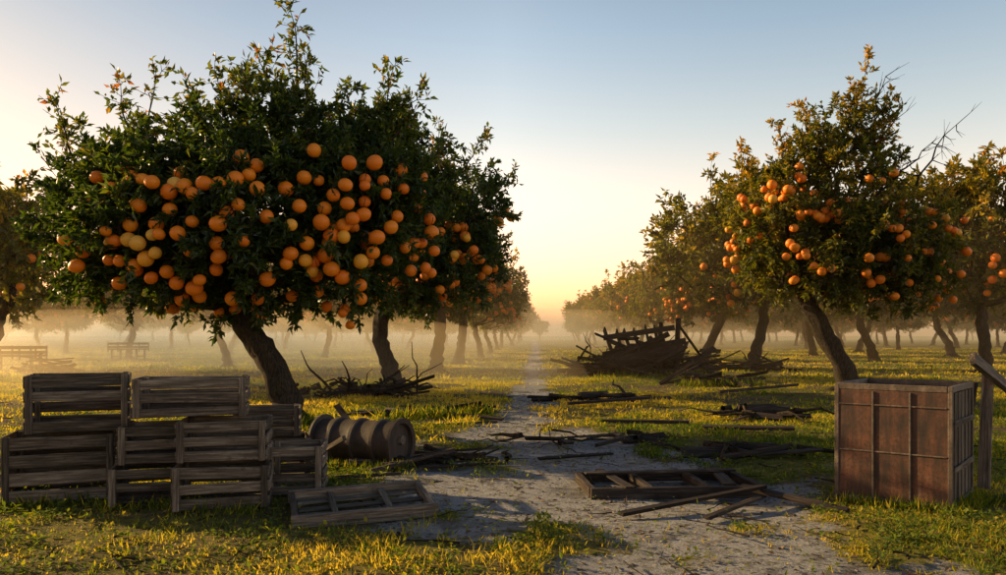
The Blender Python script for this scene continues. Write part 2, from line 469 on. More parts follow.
    def front_y(x, z):
        best = None
        for b in blobs:
            q = 1 - ((x - b[0]) / b[3]) ** 2 - ((z - b[2]) / b[5]) ** 2
            if q > 0:
                y = b[1] - b[4] * math.sqrt(q)
                best = y if best is None else min(best, y)
        return best if best is not None else 0.0
    if fruits:
        for (x, z, t) in fruits:
            FC.append((x, front_y(x, z) - .04 + r.normal(0, .09), z, frad * (.80 + .34 * r.random()), t))
        base_f = list(FC)
        for k in range(front):   # companions hanging beside / below existing fruit
            c = base_f[r.integers(0, len(base_f))]
            x = c[0] + r.normal(0, .16); z = c[2] - abs(r.normal(.05, .15))
            y = front_y(x, z) + .02 + r.normal(0, .08)
            if all((x - o[0]) ** 2 + (y - o[1]) ** 2 + (z - o[2]) ** 2 > (1.7 * frad) ** 2 for o in FC):
                FC.append((x, y, z, frad * (.72 + .3 * r.random()), r.random() * .5))
    for _ in range(nfruit):
        for tries in range(60):
            b = blobs[r.choice(len(blobs), p=vol)]
            d = r.normal(0, 1, 3); d /= np.linalg.norm(d); d[2] = d[2] * .6 - .15
            p = np.array(b[:3]) + d * np.array(b[3:]) * 1.02
            if fz[0] < p[2] < fz[1]: break
        for q in range(r.integers(1, 5)):
            o = p + r.normal(0, .14, 3)
            FC.append((o[0], o[1], o[2], frad * (.8 + .3 * r.random()), r.random() * .5 if r.random() > yell else .8))
    fme = None
    if FC:
        C = np.array(FC)
        keep = np.ones(len(P), bool)
        oc = np.array([cen[0], cen[1], cen[2]])
        for c in C:
            dd = np.linalg.norm(P - c[:3], axis=1); near = dd < c[3] * 1.2
            o = c[:3] - oc; o[2] = 0; o /= (np.linalg.norm(o) + 1e-9)
            oo = c[:3] + o * c[3] * 1.7
            near |= (np.linalg.norm(P - oo, axis=1) < c[3] * 1.3) & (r.random(len(P)) < .75)
            keep &= ~near
        P, D, N, T = P[keep], D[keep], N[keep], T[keep]
        u, v = 16, 11
        th = np.linspace(0, 2 * np.pi, u, endpoint=False); ph = np.linspace(0.06, np.pi - .06, v)
        TH, PH = np.meshgrid(th, ph)
        S = np.stack([np.sin(PH) * np.cos(TH), np.sin(PH) * np.sin(TH), np.cos(PH) * .94], -1).reshape(-1, 3)
        i = np.arange(u * v).reshape(v, u); j = np.roll(i, -1, 1)
        SF = np.stack([i[:-1], i[1:], j[1:], j[:-1]], -1).reshape(-1, 4)
        Vs = []; Fs = []; Ts = []
        for k, c in enumerate(C):
            rot = np.array(Euler((r.normal(0, .3), r.normal(0, .3), 0)).to_matrix())
            sq = np.array([1 + r.normal(0, .03), 1 + r.normal(0, .03), 1 + r.normal(0, .04)])
            Vs.append((S * sq * c[3]) @ rot.T + c[:3]); Fs.append(SF + k * u * v); Ts.append(np.full(u * v, c[4]))
            TB.add([c[:3] + [0, 0, c[3] * .9], c[:3] + [.02, .03, c[3] + .12]], [.006, .005], 3)
        fme = np_mesh('fruit', np.concatenate(Vs), np.concatenate(Fs), {'tint': ('FLOAT', np.concatenate(Ts))}, True, [M_FRUIT])
    n = len(P)
    V, F = leaf_geo(P, D, N, leafL * (.6 + .7 * r.random(n)), leafL * .46 * (.7 + .5 * r.random(n)))
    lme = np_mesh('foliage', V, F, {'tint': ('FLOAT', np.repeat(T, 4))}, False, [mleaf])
    return dict(wood=TB.mesh('trunk_and_limbs', M_BARK), leaf=lme, fruit=fme)

def place(td, name, loc, s=1.0, rz=0.0, parent=None, sz=None):
    z = float(hgt(loc[0], loc[1]))
    sc = (s, s, sz if sz else s)
    if parent is None:
        root = empty(name, (loc[0], loc[1], z), rz, sc)
        for k, nm in (('wood', 'trunk_and_limbs'), ('leaf', 'foliage'), ('fruit', 'oranges')):
            if td[k]: link(bpy.data.objects.new(nm, td[k]), root)
    else:
        for k, nm in (('wood', 'trunk_and_limbs'), ('leaf', 'foliage'), ('fruit', 'oranges')):
            if td[k] and not (k == 'fruit' and loc[1] > 140):
                o = link(bpy.data.objects.new(nm, td[k]), parent)
                o.location = (loc[0], loc[1], z); o.rotation_euler = (0, 0, rz); o.scale = sc

# ---- main tree (base at x=-3.26, y=12)
FR = [(235,157,.2),(309,149,.5),(348,165,.1),(370,160,.2),(390,157,.2),(411,158,.3),(178,189,1),(145,184,.6),(131,180,.3),(162,190,.4),(212,191,.2),(240,185,.3),(262,195,.4),(282,190,.2),(330,196,.3),(345,205,.2),(350,220,.1),(340,238,.8),(128,243,.9),(143,248,.95),(158,240,1),(158,257,.9),(130,228,.6),(145,262,.8),(188,240,.3),(194,255,.2),(197,283,.3),(184,290,.2),(217,300,.4),(230,232,.3),(233,219,.2),(246,212,.4),(82,240,.9),(100,243,.95),(70,252,.2),(67,268,.3),(54,240,.7),(128,268,.5),(112,263,.3),(167,285,.2),(143,280,.1),(160,274,.3),(160,300,.2),(118,307,.1),(260,281,.2),(294,230,.85),(303,245,.5),(288,256,.2),(283,266,.3),(300,262,.8),(317,255,.2),(325,270,.3),(335,278,.1),(301,291,.3),(350,285,.2),(345,298,.4),(372,237,.2),(360,215,.2),(385,225,.5),(378,258,.1),(395,242,.3),(418,205,.1),(422,222,.3),(425,243,.1),(410,233,.2),(110,165,.1),(82,175,.2),(96,180,.1),(200,228,.3),(225,262,.2),(380,190,.2),(395,180,.1),(345,188,.3),(408,176,.3),(300,178,.4),(320,225,.2),(270,222,.2),(320,308,.2),(415,262,.1),(398,265,.2),(255,168,.3),(175,215,.4),(300,210,.3),(240,300,.2),(355,262,.8),(390,212,.2)]
fruits = [((px - 503) * .01335 + 3.26, 1.4 + (336 - py) * .01335, t) for px, py, t in FR]
MAIN = gen_tree(5, [(0, 0, 0), (-.10, 0, .55), (-.38, .05, 1.1), (-.72, .05, 1.55), (-.95, .0, 1.9)], [.235, .205, .19, .19, .15],
    [(-.75, 0, 2.95, 2.1, 1.9, 1.2), (-2.3, 0, 2.85, 1.4, 1.4, 1.05), (-2.0, .2, 3.75, 1.0, 1.1, .8), (-.2, 0, 4.1, 1.3, 1.3, .85),
     (.9, 0, 3.15, 1.05, 1.4, 1.35), (1.2, .2, 4.0, .7, .9, .75)],
    620, 150, .125,
    shoots=[((0, 0, 4.7), (.0, 0, 6.35), 4), ((-.1, .1, 4.7), (-.35, 0, 5.7), 3), ((.3, 0, 4.6), (.25, 0, 5.6), 3), ((-3.1, 0, 3.6), (-3.6, 0, 5.0), 3), ((-3.2, 0, 3.4), (-3.3, .2, 4.6), 3),
            ((-2.1, 0, 4.2), (-2.0, 0, 5.45), 3), ((-2.3, 0, 4.2), (-2.6, 0, 5.2), 3), ((-1.2, 0, 4.4), (-1.15, 0, 5.4), 3), ((-1.6, .3, 4.3), (-1.5, 0, 5.15), 3),
            ((1.3, 0, 4.4), (1.55, 0, 5.5), 4), ((1.5, 0, 4.3), (1.95, 0, 5.1), 3), ((.8, 0, 4.4), (.85, .2, 5.2), 3), ((-.7, 0, 4.5), (-.75, 0, 5.5), 3), ((1.6, 0, 3.6), (2.5, 0, 4.3), 3)],
    mleaf=M_LEAF, tint=.32, fruits=fruits, frad=.102, nfruit=14, fz=(1.6, 3.2), front=70)
place(MAIN, 'orange_tree', (-3.26, 12.0))

LEFT2 = gen_tree(21, [(0, 0, 0), (-.12, 0, .6), (-.35, 0, 1.25), (-.3, 0, 1.9), (-.1, 0, 2.3)], [.24, .20, .18, .18, .14],
    [(0, 0, 3.6, 2.2, 2.1, 1.5), (-.8, 0, 5.0, 1.5, 1.5, 1.1), (1.3, 0, 4.5, 1.4, 1.6, 1.2), (1.0, 0, 3.0, 1.7, 1.7, .9), (.2, 0, 5.7, 1.0, 1.0, .8)],
    420, 96, .15, shoots=[((.2, 0, 6.1), (.3, 0, 7.3), 3), ((-.7, 0, 5.8), (-1.0, 0, 6.9), 3), ((1.7, 0, 5.4), (2.3, 0, 6.4), 3), ((2.3, 0, 4.6), (3.0, 0, 5.5), 3), ((1.0, .4, 5.6), (1.1, .4, 6.8), 3), ((-1.6, 0, 5.3), (-2.0, 0, 6.4), 3)],
    mleaf=M_LEAF, tint=.36, nfruit=70, fz=(1.9, 4.4), frad=.115)
RIGHT = gen_tree(33, [(0, 0, 0), (-.25, 0, .7), (-.7, 0, 1.5), (-1.05, 0, 2.2), (-1.2, 0, 2.6)], [.29, .24, .22, .23, .18],
    [(-.6, 0, 3.6, 2.5, 2.2, 1.2), (-1.7, 0, 4.6, 1.4, 1.5, 1.2), (-.3, 0, 5.4, 1.5, 1.5, 1.1), (1.1, 0, 4.0, 1.5, 1.6, 1.2), (.3, 0, 6.6, .85, .85, .8), (1.4, 0, 2.9, 1.2, 1.3, .8), (-1.0, 0, 6.1, .9, .9, .7)],
    470, 100, .15, shoots=[((.4, 0, 7.0), (.5, 0, 8.6), 4), ((.1, 0, 6.9), (.0, 0, 7.9), 3), ((-1.1, 0, 6.5), (-1.3, 0, 7.4), 3), ((-2.4, 0, 5.3), (-2.8, 0, 6.3), 3), ((.7, 0, 6.6), (1.0, 0, 7.7), 3), ((-1.9, 0, 5.6), (-2.0, 0, 6.9), 3), ((2.0, 0, 4.6), (2.7, 0, 5.5), 3)],
    dead=[((.3, .0, 5.6), (1.3, -.1, 7.3)), ((.6, 0, 5.0), (2.1, 0, 6.4)), ((1.2, 0, 4.6), (2.6, -.2, 6.9)), ((.4, 0, 6.0), (.9, 0, 8.1))],
    mleaf=M_LEAF_GOLD, tint=.34, nfruit=100, fz=(2.0, 5.4), frad=.11, yell=.05)
GEN = []
for k, (ml, ti) in enumerate([(M_LEAF_GOLD, .32), (M_LEAF_GOLD, .42), (M_LEAF, .5)]):
    rr = np.random.default_rng(100 + k)
    bl = [(0, 0, 3.2, 2.3, 2.3, 1.3)]
    for q in range(6):
        a = q * 1.05 + rr.random(); d = 1.1 + rr.random() * .7
        bl.append((math.cos(a) * d, math.sin(a) * d, 2.9 + rr.random() * 1.6, 1.15 + rr.random() * .4, 1.15 + rr.random() * .4, .8 + rr.random() * .4))
    bl.append((rr.normal(0, .4), rr.normal(0, .4), 4.9, 1.0, 1.0, .8))
    sh = []
    for q in range(8):
        a = rr.random() * 6.28; d = rr.random() * 1.9
        sh.append(((math.cos(a) * d, math.sin(a) * d, 4.3), (math.cos(a) * d * 1.25, math.sin(a) * d * 1.25, 5.4 + rr.random() * .9), 2))
    lean = rr.normal(0, .35)
    GEN.append(gen_tree(200 + k, [(0, 0, 0), (lean * .3, 0, .6), (lean, .1, 1.3), (lean * 1.2, .1, 1.9)], [.2, .16, .15, .13], bl, 260, 66, .20,
                        shoots=sh, mleaf=ml, tint=ti, nfruit=18, fz=(1.8, 4.0), sides=8, spr=.5))

place(LEFT2, 'orange_tree', (-2.85, 20.5), 1.05, 0.1)
place(LEFT2, 'orange_tree', (-2.55, 29.5), 1.12, 2.2)
place(LEFT2, 'orange_tree', (-2.2, 38.5), 1.15, 4.1)
place(RIGHT, 'orange_tree', (9.0, 20.3), 1.0, 0.0)
place(GEN[0], 'orange_tree', (10.7, 33.5), 1.45, 0.6)
place(RIGHT, 'orange_tree', (11.8, 46), 1.05, 2.4)
place(GEN[1], 'orange_tree', (18.2, 29.5), 1.35, 1.0)
place(GEN[1], 'orange_tree', (-15.8, 23.5), 1.10, .4)
place(GEN[0], 'orange_tree', (-12.3, 35), 1.05, 2.4)
place(GEN[2], 'orange_tree', (-22.5, 33), 1.1, 1.4)
place(GEN[0], 'orange_tree', (19.5, 41), 1.35, 3.0)

far = empty('distant_orchard')
rr = np.random.default_rng(77)
rows = [(-3.8, 49, 1.2), (-13.5, 50, 1.05), (-25, 48, 1.05), (-38, 50, 1.05), (-52, 52, 1.1), (9.6, 58, 1.4), (18.8, 53, 1.35), (28, 38, 1.3), (37, 48, 1.3), (47, 56, 1.3), (58, 66, 1.3), (70, 76, 1.3)]
for (x0, ys, s) in rows:
    y = ys
    while y < 210:
        x = x0 + .045 * y + rr.normal(0, .4)
        place(GEN[rr.integers(0, 3)], '', (x, y + rr.normal(0, .5)), s * (.85 + .3 * rr.random()), rr.random() * 6.28, parent=far)
        y += 12.5 * (1 + y / 250)
for k in range(60):
    x = -190 + k * 7.2 + rr.normal(0, 2)
    place(GEN[rr.integers(0, 3)], '', (x, 235 + rr.normal(0, 12)), 1.3 * (.8 + .4 * rr.random()), rr.random() * 6.28, parent=far)

# ------------------------------------------------------------------ board builder
class MB:
    def __init__(s): s.V = []; s.F = []; s.gr = []; s.bt = []
    def box(s, c, size, R=None, jit=.003):
        hx, hy, hz = [a / 2 for a in size]
        b = len(s.V)
        ax = sorted(range(3), key=lambda i: -size[i])
        off = (random.random() * 50, random.random() * 50, random.random() * 50); t = random.random()
        R = R or Matrix.Identity(3)
        for (i, j, k) in [(-1, -1, -1), (1, -1, -1), (1, 1, -1), (-1, 1, -1), (-1, -1, 1), (1, -1, 1), (1, 1, 1), (-1, 1, 1)]:
            l = Vector((i * hx + random.uniform(-jit, jit), j * hy + random.uniform(-jit, jit), k * hz + random.uniform(-jit, jit)))
            w = R @ l + Vector(c); s.V.append(w[:])
            s.gr.append((l[ax[0]] + off[0], l[ax[1]] + off[1], l[ax[2]] + off[2])); s.bt.append(t)
        s.F += [(b, b + 3, b + 2, b + 1), (b + 4, b + 5, b + 6, b + 7), (b, b + 1, b + 5, b + 4), (b + 1, b + 2, b + 6, b + 5), (b + 2, b + 3, b + 7, b + 6), (b + 3, b, b + 4, b + 7)]
    def plank(s, p0, p1, w, t, roll=0.0, jit=.006):
        p0 = Vector(p0); p1 = Vector(p1); d = p1 - p0; L = d.length
        q = d.to_track_quat('X', 'Z').to_matrix() @ Matrix.Rotation(roll, 3, 'X')
        s.box((p0 + p1) / 2, (L, w, t), q, jit)
    def obj(s, name, mat, loc=(0, 0, 0), rz=0, parent=None, bevel=.004, rx=0, ry=0):
        me = bpy.data.meshes.new(name); me.from_pydata(s.V, [], s.F)
        a = me.attributes.new('gr', 'FLOAT_VECTOR', 'POINT'); a.data.foreach_set('vector', np.array(s.gr, dtype=np.float32).ravel())
        a = me.attributes.new('bt', 'FLOAT', 'POINT'); a.data.foreach_set('value', np.array(s.bt, dtype=np.float32))
        me.materials.append(mat)
        o = bpy.data.objects.new(name, me); link(o, parent); o.location = loc; o.rotation_euler = (rx, ry, rz)
        if bevel:
            b = o.modifiers.new('b', 'BEVEL'); b.width = bevel; b.segments = 1; b.limit_method = 'ANGLE'
        return o

def crate(loc, w, d, h, rz, rows=4, mat=None, tilt=0):
    m = MB(); t = .018; p = .045
    gap = .03; sh = (h - gap * (rows - 1) - .01) / rows
    for sx in (-1, 1):
        for sy in (-1, 1):
            m.box((sx * (w / 2 - p / 2), sy * (d / 2 - p / 2), h / 2 - .004), (p, p, h - .015), jit=.002)
    for r_ in range(rows):
        z = .005 + sh / 2 + r_ * (sh + gap)
        for sy in (-1, 1):
            if random.random() < .04: continue
            R = Matrix.Rotation(random.uniform(-.018, .018), 3, 'Y')
            m.box((random.uniform(-.010, .010), sy * (d / 2 + t / 2 + .002), z), (w + .036, t, sh * random.uniform(.85, 1.0)), R)
        for sx in (-1, 1):
            R = Matrix.Rotation(random.uniform(-.012, .012), 3, 'X')
            m.box((sx * (w / 2 + t / 2 + .002), 0, z), (t, d - .004, sh * random.uniform(.9, 1.0)), R)
    for sx in (-1, 1):
        for sy in (-1, 1):
            m.box((sx * (w / 2 - .02), sy * (d / 2 + t + .014), h / 2), (.05, .018, h * .985), jit=.002)
    n = 5; bw = (d - .02) / n
    for i in range(n):
        m.box((0, -d / 2 + .01 + bw * (i + .5), .03), (w - .01, bw * .86, .014))
    return m.obj('wooden_crate', mat or M_WOOD, loc, rz, ry=tilt)

def gz(x, y): return float(hgt(x, y))
z0 = gz(-3.6, 6.7)
crate((-3.76, 6.72, z0), .80, .52, .56, math.radians(20), 4)
crate((-3.64, 6.74, z0 + .575), .74, .50, .48, math.radians(24), 4)
z1 = gz(-2.6, 6.5)
crate((-2.96, 6.55, z1 - .005), .50, .48, .31, math.radians(15), 3)
crate((-2.28, 6.42, z1), .70, .50, .34, math.radians(13), 3)
crate((-2.93, 6.60, z1 + .325), .48, .46, .31, math.radians(17), 3)
crate((-2.30, 6.50, z1 + .36), .66, .48, .33, math.radians(12), 3)
crate((-2.60, 6.58, z1 + .705), .84, .50, .32, math.radians(16), 3)
crate((-1.80, 6.86, gz(-1.8, 6.8)), .44, .46, .42, math.radians(8), 4)
crate((-2.15, 7.35, gz(-2.1, 7.3)), .6, .5, .42, math.radians(20), 4)
crate((-2.2, 7.35, gz(-2.1, 7.3) + .435), .55, .45, .26, math.radians(14), 3)

m = MB()
for sy in (-1, 1): m.box((0, sy * .36, .05), (1.1, .05, .10))
for sx in (-1, 1): m.box((sx * .52, 0, .052), (.045, .66, .095))
for i, yy in enumerate((-.20, -.02, .19)): m.box((0, yy, .045), (.98, .085, .016), Matrix.Rotation(random.uniform(-.06, .06), 3, 'Z'))
for xx in (-.22, .2): m.box((xx, 0, .066), (.05, .66, .018))
m.obj('wooden_pallet', M_WOOD, (-1.13, 6.24, gz(-1.1, 6.2) + .03), math.radians(17), ry=math.radians(-1.5), rx=math.radians(4))

m = MB()
for sy in (-1, 1): m.box((0, sy * .42, .06), (1.6, .07, .10))
for x in (-.78, -.25, .3, .78): m.box((x, 0, .062), (.06, .77, .09))
m.box((-.5, 0, .12), (.09, .95, .018), Matrix.Rotation(.1, 3, 'Z')); m.box((.55, .05, .122), (.11, .9, .018), Matrix.Rotation(-.16, 3, 'Z'))
m.box((0, .2, .142), (1.5, .10, .02), Matrix.Rotation(.05, 3, 'Z'))
m.obj('collapsed_wooden_frame', M_WOODD, (1.55, 7.45, gz(1.6, 7.3)), math.radians(4))

def loose(p0, p1, w=.09, t=.025, lift0=0, lift1=0, mat=None, name='broken_plank', roll=None):
    m = MB(); c = ((p0[0] + p1[0]) / 2, (p0[1] + p1[1]) / 2); z = max(gz(*p0), gz(*p1), gz(*c))
    m.plank((p0[0] - c[0], p0[1] - c[1], lift0), (p1[0] - c[0], p1[1] - c[1], lift1), w, t, random.uniform(-.2, .2) if roll is None else roll)
    return m.obj(name, mat or M_WOODD, (c[0], c[1], z + t * .6 - .005), 0, bevel=.003)
loose((.90, 6.0), (2.25, 6.75), .07, .03, 0, .06)
loose((1.55, 5.95), (2.15, 6.55), .05, .025, .0, .03)
loose((2.1, 6.9), (2.75, 6.25), .08, .03, .08, 0)
loose((-1.1, 8.9), (-.25, 9.2), .10, .03, .02, .05)
loose((-1.35, 7.9), (-.55, 8.7), .06, .04, 0, .1)
loose((-.9, 8.2), (.05, 8.5), .05, .03)
loose((-2.1, 9.9), (-1.55, 9.2), .08, .04, .5, 0.02, roll=.5)
loose((-1.6, 7.5), (-1.0, 7.7), .06, .03)
loose((.6, 10.6), (1.7, 11.1), .12, .03); loose((.4, 8.9), (1.3, 9.3), .06, .02)
loose((-2.0, 13.0), (-.3, 14.2), .12, .05, 0, .08); loose((-1.5, 13.6), (.0, 13.1), .08, .04, .1, 0)
loose((-1.1, 12.2), (-.1, 12.6), .08, .03)
loose((1.3, 15.6), (3.0, 16.1), .14, .06, .02, .10); loose((2.9, 11.4), (4.1, 11.0), .10, .05, .02, .05)
loose((1.6, 12.6), (2.9, 12.2), .10, .05, .02, .04); loose((5.2, 18.6), (7.2, 19.2), .16, .07, .03, .15)

def scatter_pile(name, loc, n, rx, ry, hz, lmin, lmax, seed, mat=None, twigs=0):
    random.seed(seed); root = empty(name, (loc[0], loc[1], gz(*loc)))
    m = MB()
    for i in range(n):
        a = random.random() * 6.28; q = random.random() ** .6
        x = math.cos(a) * q * rx; y = math.sin(a) * q * ry
        z = max(.03, (1 - q) * hz * random.random() + .03)
        L = random.uniform(lmin, lmax); yaw = random.gauss(0, .7); pit = random.gauss(0, .22) * (1 if hz > .3 else .25)
        dz = math.sin(pit) * L / 2; z = max(z, abs(dz) + .03)
        dx = math.cos(yaw) * math.cos(pit) * L / 2; dy = math.sin(yaw) * math.cos(pit) * L / 2
        m.plank((x - dx, y - dy, z - dz), (x + dx, y + dy, z + dz), random.uniform(.05, .16), random.uniform(.025, .07), random.uniform(-1, 1))
    m.obj('boards', mat or M_WOODD, parent=root, bevel=.004)
    if twigs:
        T = Tubes(); r = np.random.default_rng(seed)
        for i in range(twigs):
            a = r.random() * 6.28; q = r.random() ** .5
            p = np.array([math.cos(a) * q * rx * 1.1, math.sin(a) * q * ry * 1.1, .04 + r.random() * hz * .6])
            d = r.normal(0, 1, 3) * np.array([1, 1, .35 if hz > .3 else .08]); d /= np.linalg.norm(d); L = .4 + r.random() * lmax * .6
            pts = [p + d * L * k / 4 + r.normal(0, .04, 3) for k in range(5)]
            for q_ in pts: q_[2] = max(q_[2], .02)
            T.add(pts, np.linspace(.03, .008, 5) * (.5 + r.random()), 5)
        link(bpy.data.objects.new('branches', T.mesh('branches', M_BARK)), root)
    return root

pile = scatter_pile('debris_pile', (4.9, 28.0), 170, 2.3, 1.3, 1.6, .8, 2.3, 5, twigs=30)
m = MB()
for i in range(7): m.plank((-.9 + i * .33, -.5, .35), (-1.15 + i * .33 + random.uniform(-.1, .1), .4, 1.5 + random.uniform(0, .3)), .26, .04, 1.4)
m.plank((-1.4, -.55, .75), (1.5, -.6, 1.25), .22, .06, 1.5); m.plank((-1.3, .1, 1.35), (1.2, -.2, 1.72), .2, .06, 1.4)
m.plank((-1.6, -.6, .35), (.9, -.65, 1.5), .18, .06, 1.3); m.plank((1.2, -.3, 0), (1.35, -.1, 2.05), .14, .14)
m.plank((1.2, -.5, 1.9), (2.3, -.4, .4), .14, .06); m.plank((.6, -.4, 0), (.75, 0, 1.9), .12, .12)
m.plank((-1.3, -.7, .3), (1.3, -.75, .75), .3, .05, 1.4); m.plank((-1.0, -.7, .6), (1.4, -.7, 1.0), .25, .05, 1.3)
m.plank((-2.0, -.4, .2), (-.2, -.8, 1.1), .2, .05, 1.0); m.plank((1.0, -.8, .1), (2.6, -.3, 1.0), .2, .05, .8)
m.obj('collapsed_box', M_WOODD, parent=pile)
scatter_pile('debris_pile', (8.3, 31.5), 60, 2.6, .8, .8, .8, 2.4, 8, twigs=14)
scatter_pile('fallen_boards', (2.0, 17.2), 14, 1.3, .5, .2, .8, 1.9, 12, twigs=6)
scatter_pile('fallen_boards', (6.0, 22.5), 18, 1.2, .7, .35, .8, 2.0, 14, twigs=8)
scatter_pile('fallen_boards', (4.3, 13.2), 14, .6, .35, .2, .5, 1.0, 15, twigs=8)
scatter_pile('fallen_boards', (-1.3, 14.0), 14, 1.3, .6, .2, .6, 1.7, 16, twigs=8)
scatter_pile('fallen_boards', (-.9, 8.8), 10, .9, .4, .10, .4, 1.2, 18, twigs=10)
scatter_pile('fallen_boards', (1.2, 10.4), 9, 1.0, .5, .08, .3, .8, 19, twigs=10)
scatter_pile('brush_pile', (-3.2, 17.5), 8, 1.5, .8, .5, .6, 1.6, 20, twigs=60)
scatter_pile('debris_pile', (-17.3, 29.5), 26, 1.0, .7, .8, .6, 1.6, 22)
scatter_pile('fallen_boards', (3.0, 9.2), 8, .7, .4, .08, .3, .9, 24, twigs=8)

def bench(loc, rz):
    m = MB()
    m.box((0, 0, .62), (2.0, 1.0, .07))
    for sy in (-1, 1):
        for z in (.75, .95): m.box((0, sy * .48, z), (2.0, .03, .12))
        for x in (-.95, -.35, .35, .95): m.box((x, sy * .51, .75), (.06, .03, .55))
        for x in (-.75, .75): m.box((x, sy * .42, .3), (.10, .10, .6))
    for x in (-.75, .75): m.box((x, 0, .2), (.08, .8, .08))
    m.obj('orchard_bench', M_WOODD, (*loc, gz(*loc)), rz)
bench((-19.6, 31.5), .15)
bench((-22.0, 46.0), -.1)

T = Tubes(); r = np.random.default_rng(9)
for i in range(520):
    y = 4 + r.random() ** 1.3 * 18; x = (r.random() * 2 - 1) * (.7 * y + 1)
    L = .08 + r.random() ** 2 * .5; a = r.random() * 6.28
    pts = [np.array([x + math.cos(a) * L * k / 3 + r.normal(0, .012), y + math.sin(a) * L * k / 3 + r.normal(0, .012), 0]) for k in range(4)]
    for p in pts: p[2] = gz(p[0], p[1]) + .01 + r.random() * .015
    T.add(pts, np.linspace(.007, .003, 4) * (.6 + r.random()), 4)
link(bpy.data.objects.new('scattered_twigs', T.mesh('scattered_twigs', M_BARK)))

# ------------------------------------------------------------------ barrel
def lathe(name, prof, seg, mat, parent=None):
    V = []; F = []
    for (x, rr_) in prof:
        for k in range(seg):
            a = 2 * math.pi * k / seg; V.append((x, math.cos(a) * rr_, math.sin(a) * rr_))
    for i in range(len(prof) - 1):
        for k in range(seg):
            k2 = (k + 1) % seg; F.append((i * seg + k, i * seg + k2, (i + 1) * seg + k2, (i + 1) * seg + k))
    me = bpy.data.meshes.new(name); me.from_pydata(V, [], F); me.materials.append(mat)
    for p in me.polygons: p.use_smooth = True
    o = bpy.data.objects.new(name, me); link(o, parent)
    e = o.modifiers.new('e', 'EDGE_SPLIT'); e.split_angle = math.radians(40)
    return o
bx, by = -1.58, 8.75
bar = empty('rusty_barrel', (bx, by, gz(bx, by) + .25), math.radians(-24))
R = .25
prof = [(-.48, .001), (-.48, R - .03), (-.525, R - .02), (-.53, R + .035), (-.50, R + .038), (-.49, R - .01)]
for c in (-.28, .0, .28):
    prof += [(c - .07, R - .006), (c - .028, R), (c - .018, R + .016), (c + .018, R + .016), (c + .028, R), (c + .07, R - .006)]
prof += [(.49, R - .01), (.50, R + .038), (.53, R + .035), (.525, R - .02), (.48, R - .03), (.475, R - .06), (.48, .05), (.48, .001)]
lathe('shell', prof, 40, M_DRUM, bar)
bung = lathe('bung', [(.48, .055), (.51, .05), (.51, .001)], 14, M_RIM, bar); bung.location = (0, .05, .04)
loose((-2.15, 8.75), (-1.7, 8.4), .05, .05, .02, .3, mat=M_WOOD)
loose((-2.3, 8.5), (-2.0, 8.3), .14, .12, .02, .05, mat=M_WOOD)

# ------------------------------------------------------------------ rusty metal bin on the right
near = Vector((3.56, 6.20)); u = Vector((-.77, .638)); v = Vector((.638, .77))
Wd, Dp, H = .90, .95, 1.0
o2 = near + u * Wd
rz = math.atan2(-u.y, -u.x)
zb = min(gz(near.x, near.y), gz(o2.x, o2.y)) + .0
binr = empty('rusted_metal_bin', (o2.x, o2.y, zb), rz)
m = MB()
m.box((Wd / 2, .012, H / 2), (Wd - .07, .012, H - .08)); m.box((Wd / 2, Dp - .012, H / 2), (Wd - .07, .012, H - .08))
m.box((.012, Dp / 2, H / 2), (.012, Dp - .07, H - .08))
m.box((Wd / 2, Dp / 2, .04), (Wd - .08, Dp - .08, .012)); m.box((Wd / 2, Dp / 2, H - .05), (Wd - .08, Dp - .08, .012))
m.obj('panels', M_RUST, parent=binr, bevel=.002)
m = MB(); e = .035
for x in (e / 2, Wd - e / 2):
    for y in (e / 2, Dp - e / 2): m.box((x, y, H / 2), (e, e, H), jit=.002)
for z in (.03, H - .02):
    for y in (e / 2, Dp - e / 2): m.box((Wd / 2, y, z), (Wd - 2 * e - .002, e * .98, .05), jit=.002)
    for x in (e / 2, Wd - e / 2): m.box((x, Dp / 2, z), (e * .98, Dp - 2 * e - .002, .05), jit=.002)
m.obj('frame', M_RIM, parent=binr, bevel=.004)
m = MB()
for f in (.345, .66): m.box((Wd * f, -.001, H / 2), (.015, .014, H - .11), jit=.0015)
m.box((Wd / 2, .000, H * .44), (Wd - .08, .010, .012), jit=.001)
m.box((Wd / 2, .000, H * .83), (Wd - .08, .010, .012), jit=.001)
m.obj('straps', M_RIM, parent=binr, bevel=.002)
m = MB()
for i in range(6):
    y = .08 + i * (Dp - .16) / 5; m.box((Wd - .022, y, H / 2), (.014, .11, H - .11), jit=.003)
m.box((Wd + .004, Dp / 2, H * .33), (.014, Dp - .08, .05)); m.box((Wd + .004, Dp / 2, H * .70), (.014, Dp - .08, .05))
m.obj('side_slats', M_WOOD, parent=binr, bevel=.003)
loose((4.20, 7.0), (4.85, 7.4), .11, .05, 1.20, .85, mat=M_WOOD, roll=1.2)
loose((4.42, 7.2), (4.52, 7.3), .10, .05, 0, 1.1, mat=M_WOOD)
loose((4.3, 7.4), (4.5, 7.5), .08, .05, 0, .95, mat=M_WOODD)
loose((4.0, 6.7), (5.0, 6.9), .09, .03, 0, .05)

